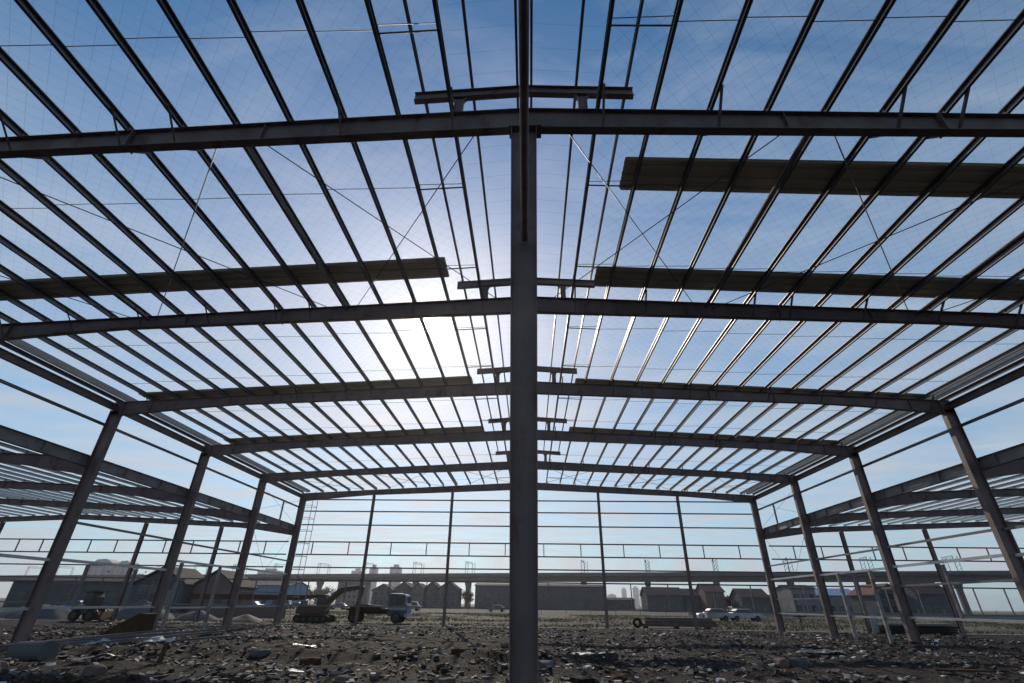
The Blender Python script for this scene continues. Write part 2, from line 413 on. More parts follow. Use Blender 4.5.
# ------------------------------------------------------------------ lower side halls
def side_hall(s, x_in, label):
    xr, xo = x_in + s*20.3, x_in + s*40.2
    root = thing('side_hall_frame', (x_in + s*20.3, 29.5, 0), label, 'steel building')
    def top(x): return 8.30 - .039*abs(x - xr)
    def und(x):
        a = abs(x - x_in); b = abs(x - xo); e = min(a, b)
        return top(x) - (.42 + .45*max(0, 1 - e/4.5))
    px = [xr + q*(.6 + 1.24*i) for q in (-1, 1) for i in range(16)]
    px = [x for x in px if abs(x - xr) < 19.7]
    for y in FY[1:]:
        for q in (0, 1):
            xa, xb = (x_in + s*.262, xr - s*.005) if q == 0 else (xo, xr + s*.005)
            rafter_mb(y, xa, xb, top, und, [x for x in px if (x - xr)*(xa - xr) > 0], .2, 12).build('rafter', 'steel', root)
    first = None
    for x in px:
        if first is None:
            first = MB().sweep(C(.06, .15, .004, .02, -s), (x, FY[1], top(x) + .008), (x, FY[5] + .25, top(x) + .008)).build('purlin', 'galv_bright', root); fx = x
        else: dup(first, root, (x - fx, 0, top(x) - top(fx)))
    c0 = column_mb(xo, FY[1], und(xo) + .3).build('column', 'steel', root)
    for y in FY[2:]: dup(c0, root, (0, y - FY[1], 0))
    cx = [x_in + s*d for d in (6.8, 13.75, 20.6, 27.1, 33.9)]
    for x in cx:
        MB().loft([[(x + a, FY[5] + b + .11, z) for a, b in I(.26, .26, .012, .01)] for z in (-.02, und(x) - .02)]).build('end_wall_post', 'steel', root)
    for z in (6.2, 5.18, 4.18, 3.2, 1.28):
        MB().sweep(RC(.07, .1), (x_in + s*.6, ye + .09, z), (xo, ye + .09, z)).build('end_wall_girt', 'galv' if z < 2 else 'steel', root)
    for x in [x_in + s*d for d in (2.6, 4.9, 9.1, 11.6, 16, 18.4, 22.8, 25.0)]:
        MB().sweep(RC(.07, .08), (x, ye + .09, 5.231), (x, ye + .09, 6.149), (0, 1, 0)).build('window_stud', 'steel', root)
    for x in [x_in + s*d for d in (2.6, 9.1, 11.6, 16, 18.4)]:
        MB().sweep(RC(.07, .08), (x, ye + .09, 1.331), (x, ye + .09, 3.149), (0, 1, 0)).build('window_stud', 'steel', root)
    for k in range(1, 5):
        for f in (.35, .65):
            mb = MB(); xs = sorted([x for x in px if (x - xr)*s < 0], key=lambda q: abs(q - x_in))
            for i in range(len(xs) - 1): mb.tube((xs[i], FY[k] + 7.5*f + (.03 if i % 2 else -.03), top(xs[i]) + .08), (xs[i + 1], FY[k] + 7.5*f + (.03 if i % 2 else -.03), top(xs[i + 1]) + .12), .0065, 5)
            mb.build('sag_rod', 'rod', root)
    MB().box((min(x_in + s*.45, xo), FY[5] - .24, -.3), (max(x_in + s*.45, xo), FY[5] + .36, .014)).build('foundation_strip', 'concrete_pale', root)
    # crossed rods in the rear bay
    for a, b in ((1., 7.), (7., 1.)):
        MB().tube((x_in + s*a, FY[4], top(x_in + s*a) - .2), (x_in + s*b, FY[5], top(x_in + s*b) - .2), .01, 5).build('brace_rod', 'rod', root)
    return root
side_hall(-1, XL, 'lower open steel side hall seen beyond the left-hand columns')
side_hall(1, XR, 'lower open steel side hall seen beyond the right-hand columns')

# ------------------------------------------------------------------ stacks of roofing sheets lying across the purlins
def sheet_stack(xa, xb, ya, label, n=5, w=1.02):
    s = 1 if xb > 0 else -1
    xm = (xa + xb)/2
    root = thing('roof_sheet_stack', (xm, ya + w/2, zt(xm) + .21), label, 'sheet stack', 'stacks of roofing sheets lying on the purlins')
    for i in range(n):
        off = random.uniform(-.02, .02); xo_ = random.uniform(-.05, .05)*(i > 0)
        z0 = .213 + i*.022
        prof = []
        ribs = 3; pitch = w/ribs
        for r_ in range(ribs):
            y = ya + off + r_*pitch
            prof += [(y, .0), (y + .12*pitch/.34, .0), (y + .15*pitch/.34, .035), (y + .19*pitch/.34, .035), (y + .22*pitch/.34, 0)]
        prof.append((ya + off + w, 0))
        top_ = [(y, z + .003) for y, z in reversed(prof)]
        poly = prof + top_
        st = [xa + xo_ + (xb - xa)*t for t in (0, .25, .5, .75, 1)]
        MB().loft([[(x, y, zt(x) + z0 + z) for y, z in poly] for x in st]).build('roofing_sheet', 'sheet', root)
    return root
sheet_stack(-2.72, -19.4, 12.38, 'stack of roofing sheets above the left side just before the second rafter', w=1.0)
sheet_stack(2.33, 19., 12.98, 'stack of roofing sheets above the right side just before the second rafter')
sheet_stack(2.5, 19., 8.5, 'nearest roofing sheet stack, high on the right behind the first rafter')
sheet_stack(-2.85, -19.4, 21.62, 'roofing sheet stack on the left side along the third rafter')
sheet_stack(2.35, 19., 22.0, 'roofing sheet stack on the right side along the third rafter')
sheet_stack(-3.0, -19.4, 29.2, 'roofing sheet stack on the left side along the fourth rafter')
sheet_stack(2.6, 19., 29.4, 'roofing sheet stack on the right side along the fourth rafter')

# ------------------------------------------------------------------ ground
def axis(dense0, dense1, step, outs):
    a = []; x = dense0
    while x <= dense1 + 1e-6: a.append(x); x += step
    lo = [-o for o in outs]
    return a
gx = [-4000, -2500, -1500, -800, -400, -200, -120, -90, -70, -60, -52, -46, -41, -37, -34] + [-32 + .2*i for i in range(321)] + [34, 37, 41, 46, 52, 60, 70, 90, 120, 200, 400, 800, 1500, 2500, 4000]
gy = [-1500, -500, -150, -50, -20, -8, 0, 4, 7, 9] + [10.5 + .15*i for i in range(247)] + [48, 49, 50.5, 52, 54, 57, 60, 64, 70, 78, 90, 110, 140, 180, 250, 400, 700, 1200, 2000, 3000, 4400]
def gz(x, y):
    if abs(x) > 60 or y > 75 or y < -30: return 0.
    f = 1.
    if y > 43.2: f = max(.12, 1 - (y - 43.2)/1.2)
    h = .10*(noise.noise(V((x*.16, y*.22, 3.1)))) + .075*noise.noise(V((x*.7, y*.8, 7.7))) + .055*noise.noise(V((x*1.9, y*1.9, 1.3))) + .03*noise.noise(V((x*4.3, y*4.3, 9.)))
    # heaped earth along the left wall line and low spoil ridges
    if x < 3: h += .20*math.exp(-((y - 18.6 - .6*math.sin(x*.35))/.55)**2)
    h += .10*math.exp(-((y - 15.6 - .9*math.sin(x*.22 + 1))/.5)**2) - .07*math.exp(-((y - 24.5 - 1.2*math.sin(x*.16))/.5)**2)
    ry = 13.6 + .02*(x - 12)**2 if x > 2 else 99
    for q in (0, 1.9): h -= .09*math.exp(-((y - ry - q)/.28)**2)
    h += .22*max(0, noise.noise(V((x*.33, y*.33, 21.))) - .12)*(1 if y < 30 else .5)
    for cx, cy in COLS:
        d2 = (x - cx)**2 + (y - cy)**2
        if d2 < 2: h *= min(1, .15 + d2/2)
    return h*f - .03
COLS = [(x, y) for x in (XL, XR, XC) for y in FY]
vs = [(x, y, gz(x, y)) for y in gy for x in gx]
nx = len(gx)
fsx = [(j*nx + i, j*nx + i + 1, (j + 1)*nx + i + 1, (j + 1)*nx + i) for j in range(len(gy) - 1) for i in range(nx - 1)]
me = bpy.data.meshes.new('ground'); me.from_pydata(vs, [], fsx); me.materials.append(M['ground'])
me.polygons.foreach_set('use_smooth', [True]*len(me.polygons))
g = bpy.data.objects.new('ground', me); COL.objects.link(g); g['kind'] = 'structure'

# loose rubble: nobody could count it
def stones(n, region, smin, smax, flat=.6, power=2.2, dens=None):
    mb = MB(); F = [(3, 2, 1, 0), (4, 5, 6, 7), (0, 1, 5, 4), (1, 2, 6, 5), (2, 3, 7, 6), (3, 0, 4, 7)]
    vs, fs = [], []; k = 0
    while k < n:
        x = random.uniform(region[0], region[1]); t = random.random(); y = region[2] + (region[3] - region[2])*t**1.35
        if dens and random.random() > dens(x, y): continue
        k += 1
        sz = smin + (smax - smin)*random.random()**power
        a = random.uniform(0, 6.28); ca, sa = math.cos(a), math.sin(a); el = random.uniform(.5, 1.2); tilt = random.uniform(-.5, .5)
        z = gz(x, y) + sz*.12; o = len(vs)
        for sz_ in (-1, 1):
            for sx, sy in ((-1, -1), (1, -1), (1, 1), (-1, 1)):
                px_, py_, pz_ = sx*sz*.5*random.uniform(.55, 1.15), sy*sz*.5*el*random.uniform(.55, 1.15), sz_*sz*.5*flat*random.uniform(.6, 1.1)
                pz_ += px_*tilt
                vs.append((x + px_*ca - py_*sa, y + px_*sa + py_*ca, z + pz_))
        fs += [tuple(i + o for i in f) for f in F]
    mb.v, mb.f = vs, fs
    return mb
def dens(x, y):
    d = .35 + .9*noise.noise(V((x*.25, y*.3, 40.))) + .5*noise.noise(V((x*.9, y*.9, 11.)))
    if -13 < x < 1 and 19.4 < y < 29: d -= .35
    if x > 5 and abs(y - 14.4 - .02*(x - 12)**2) < 1.3: d -= .5
    return max(.12, min(1, d + .25))
rb = stones(90000, (-31, 31, 11.2, 43.9), .025, .22, .34, 8., dens)
tag(rb.build('rubble', 'rubble'), 'dark broken brick and pale stone rubble strewn over the churned soil floor', 'rubble', None, 'stuff')
def chunk(x, y, r, m):
    import bmesh
    bm = bmesh.new(); bmesh.ops.create_icosphere(bm, subdivisions=2, radius=1)
    sd_ = random.uniform(0, 50); sx, sy, sz = r*random.uniform(.8, 1.3), r*random.uniform(.6, 1.), r*random.uniform(.45, .75); a = random.uniform(0, 3.1)
    for v_ in bm.verts:
        k = 1 + .45*noise.noise(v_.co*1.1 + V((sd_, 0, 0))) + .12*noise.noise(v_.co*3.2 + V((0, sd_, 0)))
        q = V((max(-.72, min(.72, v_.co.x*k))*sx*1.3, max(-.75, min(.75, v_.co.y*k))*sy*1.3, max(-.6, min(.66, v_.co.z*k))*sz*1.3)); v_.co = V((q.x*math.cos(a) - q.y*math.sin(a) + x, q.x*math.sin(a) + q.y*math.cos(a) + y, q.z + gz(x, y) + sz*.25))
    mb = MB(); mb.v = [tuple(v_.co) for v_ in bm.verts]; mb.f = [tuple(v_.index for v_ in f.verts) for f in bm.faces]; bm.free()
    return tag(mb.build('rubble_lump', m), 'lump of broken masonry lying loose among the rubble of the floor', 'rubble lump', 'larger lumps lying in the rubble')
for i in range(34):
    x, y = random.uniform(-1, 1), 12.2 + 19*random.random()**1.5
    chunk(x*(y*.95), y, random.uniform(.12, .3), random.choice(('ground', 'rust', 'concrete', 'wall_brick')))
# dry grass behind the end wall
def grass(n, x0, x1, y0, y1, h0, h1):
    vs, fs = [], []
    k = 0
    while k < n:
        x, y = random.uniform(x0, x1), random.uniform(y0, y1)
        if noise.noise(V((x*.12, y*.12, 5.))) + random.uniform(-.25, .25) < .0: continue
        k += 1
        z = gz(x, y) - .02
        for b in range(4):
            a = random.uniform(0, 6.28); h = random.uniform(h0, h1); l = random.uniform(.2, 1.)*h; w = .03
            bx, by = x + random.uniform(-.12, .12), y + random.uniform(-.12, .12); o = len(vs)
            vs += [(bx - w*math.sin(a), by + w*math.cos(a), z), (bx + w*math.sin(a), by - w*math.cos(a), z), (bx + l*math.cos(a), by + l*math.sin(a), z + h)]
            fs.append((o, o + 1, o + 2))
    mb = MB(); mb.v, mb.f = vs, fs; return mb
tag(grass(14000, -45, 70, 45.6, 105, .06, .26).build('grass', 'grass'), 'patchy dry grass on the field behind the end wall', 'grass', None, 'stuff')
# road beyond the field
rd = MB(); rd.box((-700, 168, -.3), (700, 175, .03)); tag(rd.build('road', 'concrete_pale'), 'pale concrete road across the far side of the field', 'road', None, 'structure')

# ------------------------------------------------------------------ railway viaduct far behind
VD = V((math.cos(-.27), math.sin(-.27), 0)); VP = V((27.7, 278.4, 0)); VN = V((-VD.y, VD.x, 0))
def vpt(t, n=0, z=0): p = VP + VD*(32*t) + VN*n; return V((p.x, p.y, z))
via = thing('railway_viaduct', tuple(vpt(0)), 'long grey concrete railway viaduct on single piers crossing behind the whole site', 'viaduct')
prof = [(-5.8, 15.2), (-5.8, 14.7), (-2.9, 14.2), (-2.4, 12.3), (2.4, 12.3), (2.9, 14.2), (5.8, 14.7), (5.8, 15.2)]
MB().loft([[vpt(t, a, z) for a, z in prof] for t in (-16, -8, 0, 8, 14)]).build('deck', 'concrete', via)
for s in (-1, 1):
    MB().loft([[vpt(t, s*5.6 + a, z) for a, z in ((-.12, 15.202), (.12, 15.202), (.12, 16.3), (-.12, 16.3))] for t in (-16, 0, 14)]).build('parapet', 'concrete', via)
pier0 = None
for k in range(-13, 8):
    if pier0 is None:
        mb = MB(); c = vpt(k)
        def ring(hx, hn, z): return [c + VD*(hx*math.cos(q)) + VN*(hn*math.sin(q)) + V((0, 0, z)) for q in (2*math.pi*i/12 for i in range(12))]
        mb.loft([ring(1.15, 2.0, -.5), ring(1.1, 1.9, 9.0), ring(1.2, 2.6, 10.4), ring(1.5, 3.1, 11.2), ring(1.5, 3.1, 12.28)])
        pier0 = mb.build('pier', 'concrete', via); pk = k
    else: dup(pier0, via, vpt(k) - vpt(pk))
    mb = MB(); j = .0
    for s in (-1, 1):
        mb.tube(vpt(k, s*5.1, 15.2), vpt(k, s*5.0, 22.2), .13, 5)
        mb.tube(vpt(k + .05, s*5.1, 15.2), vpt(k + .05, s*5.0, 22.2), .10, 5)
        for q in range(4):
            mb.tube(vpt(k, s*5.05, 16 + 1.5*q), vpt(k + .05, s*5.05, 17.4 + 1.5*q), .05, 4)
    mb.tube(vpt(k, -5.0, 22.2), vpt(k, 5.0, 22.2), .11, 5); mb.tube(vpt(k, -5.0, 21.3), vpt(k, 5.0, 21.3), .07, 5)
    for q in range(-3, 4): mb.tube(vpt(k, q*1.5, 21.3), vpt(k, q*1.5 + .7, 22.2), .05, 4)
    mb.build('catenary_portal', 'concrete', via)

# ------------------------------------------------------------------ far towers
def tower(x0, x1, y, h, label, curved=False, cat='tower block', dep=22, floors=18):
    root = thing('tower_block', ((x0 + x1)/2, y, 0), label, cat, 'far city towers')
    xm, hw = (x0 + x1)/2, (x1 - x0)/2
    if curved:
        pts = [(x0, -1), (x1, -1), (x1, h*.86), (xm + hw*.8, h*.94), (xm + hw*.3, h), (xm - hw*.5, h*.985), (x0 + hw*.1, h*.9), (x0, h*.87)]
        MB().prism_y(pts, y, y + dep).build('facade', 'tower', root)
    else:
        MB().box((x0, y, -1), (x1, y + dep, h*.93)).build('facade', 'tower', root)
        MB().box((xm - hw*.45, y + dep*.25, h*.93 + .01), (xm + hw*.45, y + dep*.75, h)).build('roof_room', 'tower', root)
    top = h*.84 if curved else h*.9; nb = max(2, int((x1 - x0)/9))
    for i in range(nb):
        wx = x0 + (x1 - x0)*(i + .5)/nb; w2 = (x1 - x0)/nb*.28
        mb = MB()
        z = 4.
        while z < top - 2: mb.box((wx - w2, y - .06, z), (wx + w2, y + .3, z + 1.5)); z += 3.4
        mb.build('window_column', 'glass', root)
tower(-767, -728, 900, 63.5, 'hazy round-topped tower, left one of the twin pair beyond the left side hall', True)
tower(-724, -698, 905, 61.5, 'hazy round-topped tower, right one of the twin pair beyond the left side hall', True)
tower(-519, -479, 1000, 57, 'broad hazy block rising just over the viaduct, behind the rear left column')
tower(-372, -351, 1100, 64, 'hazy slim tower over the viaduct, left of the truck and of a taller neighbour')
tower(-334.5, -322, 1100, 72, 'narrow hazy tower partly hidden by the second end wall post')
tower(-265, -247, 1000, 66.5, 'hazy tower with a small roof block standing above the blue truck cab')
tower(356, 393, 2500, 50, 'lowest broad pale block on the skyline right of the middle column', floors=10)
tower(422, 441, 2500, 76, 'pale tower on the distant skyline, left one of three right of the middle column')
tower(473, 497, 2500, 82, 'tallest pale tower on the distant skyline, middle one of three right of the middle column')
tower(504, 528, 2500, 73, 'pale tower on the distant skyline, right one of three right of the middle column')

# ------------------------------------------------------------------ houses and sheds
def windows(root, x0, x1, y, z0, rows, n, w=1.3, h=1.4, dz=3.0):
    for r_ in range(rows):
        for i in range(n):
            wx = x0 + (x1 - x0)*(i + .5)/n
            f = MB().box((wx - w/2 - .1, y - .09, z0 + dz*r_ - .1), (wx + w/2 + .1, y - .002, z0 + dz*r_ + h + .1)).build('window', 'wall_pale', root)
            MB().box((wx - w/2, y - .12, z0 + dz*r_), (wx + w/2, y - .092, z0 + dz*r_ + h)).build('pane', 'glass', f)
def house(name, x0, x1, y, h, dep, wall, roof, label, ridge='x', rise=1.8, rows=2, n=4, cat='house', group='low buildings along the far road', chim=False):
    root = thing(name, ((x0 + x1)/2, y, 0), label, cat, group); he = h - rise
    if ridge == 'x':       # eaves facing the viewer
        MB().prism_x([(y, -.3), (y + dep, -.3), (y + dep, he), (y + dep/2, h - .12), (y, he)], x0, x1).build('wall', wall, root)
        rf = MB()
        rf.prism_x([(y - .5, he - .12), (y + dep/2, h), (y + dep + .5, he - .12), (y + dep + .5, he + .1), (y + dep/2, h + .22), (y - .5, he + .1)], x0 - .4, x1 + .4)
    else:                  # gable facing the viewer
        xm = (x0 + x1)/2
        MB().prism_y([(x0, -.3), (x1, -.3), (x1, he), (xm, h - .12), (x0, he)], y, y + dep).build('wall', wall, root)
        rf = MB(); rf.prism_y([(x0 - .5, he - .12), (xm, h), (x1 + .5, he - .12), (x1 + .5, he + .1), (xm, h + .22), (x0 - .5, he + .1)], y - .4, y + dep + .4)
    r_ = rf.build('roof', roof, root)
    if chim: MB().box((x0 + 1.2, y + dep*.35, he), (x0 + 1.9, y + dep*.35 + .7, h + .9)).build('chimney', 'wall_brick', r_)
    if rows and n: windows(root, x0 + .4, x1 - .4, y, 1.0, rows, n)
    return root
house('gable_house', -61.5, -53.5, 210, 8.0, 12, 'wall_grey', 'roof_grey', 'grey gabled house right behind the truck, leftmost of the gabled row', 'y', 2.2, 2, 3)
house('gable_house', -53.2, -46.6, 212, 8.9, 12, 'wall_grey', 'roof_grey', 'grey gabled house over the truck bed, second in the gabled row', 'y', 2.4, 2, 3)
house('gable_house', -46.3, -41.4, 210, 8.5, 12, 'wall_brick', 'roof_grey', 'narrow brick gabled house left of the second end wall post', 'y', 2.2, 2, 2)
house('gable_house', -41.1, -35.9, 211, 9.0, 12, 'wall_grey', 'roof_grey', 'narrow grey gabled house crossed by the second end wall post', 'y', 2.2, 2, 2)
house('gable_house', -35.7, -28.0, 210, 9.2, 12, 'wall_grey', 'roof_grey', 'grey gabled house at the right end of the gabled row, beside small trees', 'y', 2.6, 2, 3)
house('long_block', -21.5, 29.0, 212, 8.9, 14, 'wall_grey', 'roof_grey', 'long flat grey three storey block passing behind the middle column', 'x', .9, 2, 16, 'building')
house('low_shed', 30., 44., 232, 4.6, 12, 'wall_grey', 'roof_grey', 'low dark shed below the distant skyline towers', 'x', .8, 1, 4, 'shed')
house('tiled_house', 39.2, 51.2, 184, 7.3, 10, 'wall_grey', 'roof_grey', 'wide grey house with a tiled roof right of the viaduct pier, above the steel bundle', 'x', 2.4, 1, 4)
house('tiled_house', 52.0, 57.0, 186, 7.0, 10, 'wall_grey', 'roof_grey', 'small grey house squeezed between two larger tiled houses', 'x', 2.2, 1, 2)
house('tiled_house', 57.3, 63.4, 180, 8.4, 10, 'wall_brick', 'roof_brown', 'taller brick house with a brown roof left of the domed shed', 'x', 2.4, 2, 2)
house('brown_roof_house', 65.6, 74.0, 172, 6.8, 9, 'wall_grey', 'roof_brown', 'dark house with a brown roof left of the rear right column', 'x', 2.4, 1, 3)
house('low_shed', 75.3, 80.0, 182, 5.3, 8, 'wall_brick', 'roof_grey', 'low brick shed right of the rear right column', 'x', 1., 1, 2, 'shed')
house('flat_house', 78.6, 85.6, 166, 7.8, 10, 'wall_pale', 'roof_grey', 'paler boxy house under a viaduct pier, left of the blue roof', 'x', .8, 2, 3)
house('blue_shed', 88.4, 102.5, 172, 7.2, 14, 'wall_pale', 'roof_blue', 'long shed with a blue sheet roof beyond the right side wall', 'x', 2., 1, 5, 'shed')
house('gable_house', 91.8, 99.8, 148, 7.6, 12, 'wall_grey', 'roof_brown', 'dark gabled house in front of the blue roofed shed', 'y', 2.6, 2, 3)
house('brown_roof_house', 97.5, 106, 141, 8.0, 9, 'wall_grey', 'roof_brown', 'house with a pale gable end and red brown roof far right', 'x', 2.8, 1, 3)
house('low_shed', -96, -73, 162, 7.0, 14, 'roof_blue', 'wall_grey', 'bluish shed behind the excavator, between the rear left columns', 'x', 1.2, 1, 5, 'shed')
house('tall_block', -119.5, -103, 332, 15.5, 14, 'wall_pale', 'roof_grey', 'pale four storey block standing beyond the viaduct behind the truck', 'x', .8, 3, 5, 'building')
hA = house('gable_house', -59.2, -51.6, 79, 5.9, 7, 'wall_grey', 'roof_grey', 'big grey gabled house behind the left columns, nearest building on the left', 'y', 2.3, 0, 0)
windows(hA, -58.5, -55.5, 79, 2.4, 1, 2, 1, 1.); MB().box((-55., 78.88, -.1), (-52.6, 78.998, 2.9)).build('door', 'wall_pale', hA)
hB = house('gable_house', -51.4, -45.0, 81, 5.6, 6, 'wall_brick', 'roof_grey', 'smaller brick gabled house leaning against the big grey one', 'y', 2.2, 0, 0)
windows(hB, -50.8, -45.6, 81, 1.2, 1, 2, 1, 1.2, 2.6)
house('low_shed', -104, -80, 105, 5.6, 10, 'wall_grey', 'roof_grey', 'low grey shed at far left beyond the side hall posts', 'x', 1., 1, 5, 'shed')
house('low_shed', 116, 150, 205, 6., 12, 'wall_grey', 'roof_grey', 'low dark shed at the far right edge beyond the last pier', 'x', 1.2, 1, 6, 'shed')
# ------------------------------------------------------------------ trees
def tree(x, y, h, r, label, n=900, cat='tree'):
    root = thing('tree', (x, y, 0), label, cat, 'trees and bushes in the background')
    tk = MB(); tk.tube((x, y, -.1), (x + .1, y, h*.55), h*.03, 7, h*.016)
    limbs = []
    for i in range(5):
        a = i*1.26 + random.random(); z = h*random.uniform(.3, .5); e = (x + math.cos(a)*r*.55, y + math.sin(a)*r*.55, z + h*.28); tk.tube((x + .05, y, z), e, h*.012, 5, h*.005); limbs.append(e)
    tk.build('trunk', 'bark', root)
    vs, fs = [], []
    cl = [(x + random.gauss(0, r*.45), y + random.gauss(0, r*.45), h*random.uniform(.42, .86), r*random.uniform(.28, .5)) for _ in range(14)]
    for _ in range(n):
        cx, cy, cz, cr = random.choice(cl)
        p = V((random.gauss(0, 1), random.gauss(0, 1), random.gauss(0, .8))); p = V((cx, cy, cz)) + p*cr*.55
        if p.z < h*.12: continue
        a = V((random.gauss(0, 1), random.gauss(0, 1), random.gauss(0, 1))).normalized(); b = a.cross(V((.3, .5, .8))).normalized(); s = random.uniform(.5, 1.1)*r*.11
        o = len(vs); vs += [p - a*s, p + b*s*.6, p + a*s, p - b*s*.6]; fs.append((o, o + 1, o + 2, o + 3))
    mb = MB(); mb.v, mb.f = vs, fs; mb.build('crown', 'leaf', root)
for a in ((-26., 218, 7.6, 2.6, 'taller dark tree beside the gabled row, left of the long flat block'), (-23.4, 214, 6., 2., 'shorter dark tree against the end of the long flat block'),
          (-118, 290, 9.5, 6, 'broad dark tree clump under the viaduct above the excavator'), (-131, 288, 9., 6, 'dark tree clump under the viaduct, left of the excavator arm'),
          (-106, 285, 8.5, 5, 'dark tree clump under the viaduct, behind the excavator bucket arm'),
          (-112, 150, 7.5, 5, 'dark tree at the far left edge of the picture'), (-122, 158, 7., 5, 'dark tree behind the low shed at far left'), (-99, 138, 7., 4.5, 'dark leafy tree between the low shed and the big grey house'),
          (-84, 122, 6.5, 4, 'dark bushy tree left of the big grey gabled house'), (66, 186, 5., 3.2, 'round low tree between the brick house and the brown roof house'),
          (86, 190, 6., 2.5, 'small tree left of the blue roofed shed'), (124, 190, 6.2, 4, 'dark tree beside the last pier on the right'), (112, 188, 5.5, 3.5, 'low dark tree right of the red brown roof')):
    tree(*a)
# ------------------------------------------------------------------ machines on the site
def wheel(x, y, z, r, w, parent, sub=True):
    t = MB()
    prof = [(r*.62, -w/2), (r*.93, -w/2), (r, -w*.35), (r, w*.35), (r*.93, w/2), (r*.62, w/2)]
    n = 18
    rings = [[(x + q*math.cos(2*math.pi*i/n), y + b, z + q*math.sin(2*math.pi*i/n)) for q, b in prof] for i in range(n)]
    vs = [p for rg in rings for p in rg]; m_ = len(prof)
    fs = [(i*m_ + j, ((i + 1) % n)*m_ + j, ((i + 1) % n)*m_ + (j + 1) % m_, i*m_ + (j + 1) % m_) for i in range(n) for j in range(m_)]
    t.add(vs, fs); o = t.build('wheel', 'black', parent)
    h = MB(); h.tube((x, y - w*.42, z), (x, y + w*.42, z), r*.615, 14); h.build('rim', 'machine', o)
    return o
exc = thing('excavator', (-18.9, 48, 0), 'dark tracked excavator with its arm raised toward the truck', 'excavator')
for yy in (47.2, 48.9):
    mb = MB(); mb.prism_y([(-20.35, .22), (-20.1, .02), (-17.6, .02), (-17.35, .22), (-17.3, .42), (-17.5, .58), (-20.2, .58), (-20.4, .42)], yy - .22, yy + .22)
    tr = mb.build('track', 'black', exc, .04)
    for i in range(5): MB().tube((-20.0 + i*.58, yy - .24, .27), (-20.0 + i*.58, yy + .24, .27), .16, 10).build('roller', 'machine', tr)
MB().box((-19.9, 47.42, .2), (-17.9, 48.68, .64)).build('undercarriage', 'machine', exc)
MB().prism_y([(-20.3, .66), (-18., .66), (-17.9, .9), (-17.95, 1.28), (-18.9, 1.36), (-20.2, 1.32), (-20.4, 1.0)], 47.3, 48.8).build('engine_house', 'machine_yellow', exc, .05)
cb = MB().prism_y([(-18.95, 1.365), (-18.1, 1.3), (-18.02, 1.6), (-18.25, 2.2), (-18.9, 2.22)], 48.05, 48.78).build('cab', 'machine_yellow', exc, .04)
MB().prism_y([(-18.85, 1.5), (-18.15, 1.5), (-18.12, 1.62), (-18.3, 2.1), (-18.85, 2.12)], 48.03, 48.045).build('window', 'glass', cb)
def arm(name, pts, w, m, hh):
    rings = []
    for i, (x, z) in enumerate(pts):
        a = V((pts[max(0, i - 1)][0], pts[max(0, i - 1)][1])); b = V((pts[min(len(pts) - 1, i + 1)][0], pts[min(len(pts) - 1, i + 1)][1])); d_ = (b - a).normalized(); n_ = V((-d_.y, d_.x))
        rings.append([(x + n_.x*q*hh[i], y_, z + n_.y*q*hh[i]) for q, y_ in ((-1, 47.75 - w), (-1, 47.75 + w), (1, 47.75 + w), (1, 47.75 - w))])
    return MB().loft(rings).build(name, m, exc)
arm('boom', [(-18.1, 1.25), (-17.7, 1.75), (-17.0, 2.35), (-16.4, 2.62), (-15.3, 2.72), (-14.9, 2.70)], .16, 'machine_yellow', [.16, .2, .23, .2, .14, .10])
arm('stick', [(-14.85, 2.85), (-14.95, 2.4), (-15.1, 1.75), (-15.2, 1.4)], .13, 'machine_yellow', [.1, .17, .12, .09])
MB().prism_y([(-15.35, 1.42), (-15.0, 1.4), (-14.85, 1.0), (-15.05, .7), (-15.45, .62), (-15.75, .85), (-15.4, .95)], 47.4, 48.1).build('bucket', 'rust', exc)
for a, b in (((-18.0, 47.75, 1.0), (-17.0, 47.75, 2.1)), ((-16.9, 47.75, 2.7), (-15.0, 47.75, 2.95))):
    MB().tube(a, b, .06, 8).build('hydraulic_ram', 'galv', exc)

trk = thing('flatbed_truck', (-13.4, 49.3, 0), 'dark flatbed truck with a pale blue cab parked facing right', 'truck')
MB().box((-16.2, 48.75, .72), (-12.3, 49.0, .95)).build('chassis_rail', 'black', trk); MB().box((-16.2, 49.6, .72), (-12.3, 49.85, .95)).build('chassis_rail', 'black', trk)
MB().box((-16.3, 48.3, .96), (-12.75, 50.3, 1.12)).build('flatbed', 'rust', trk)
MB().prism_y([(-12.55, .55), (-10.95, .55), (-10.85, .9), (-10.88, 1.4), (-11.1, 2.2), (-11.3, 2.32), (-12.45, 2.36), (-12.6, 2.2)], 48.35, 50.25).build('cab', 'blue_paint', trk, .05)
MB().box((-11.9, 48.325, 1.42), (-11.25, 48.345, 2.05)).build('side_window', 'glass', trk)
MB().prism_x([(48.5, 1.42), (50.1, 1.42), (50.1, 2.1), (48.5, 2.1)], -10.99, -10.93).build('windscreen', 'glass', trk)
MB().box((-11.05, 48.32, .5), (-10.78, 50.28, .78)).build('bumper', 'white', trk)
MB().box((-12.5, 48.33, 1.05), (-10.93, 48.347, 1.22)).build('cab_stripe', 'white', trk)
MB().box((-11.0, 48.05, 1.5), (-10.9, 48.25, 1.9)).build('mirror', 'white', trk)
for x in (-15.6, -11.8):
    for y in (48.5, 50.1): wheel(x, y, .47, .47, .3, trk)
MB().prism_y([(-16.2, 1.125), (-13.2, 1.125), (-13.4, 1.35), (-14.6, 1.45), (-15.8, 1.4)], 48.6, 50.0).build('load', 'rust', trk)

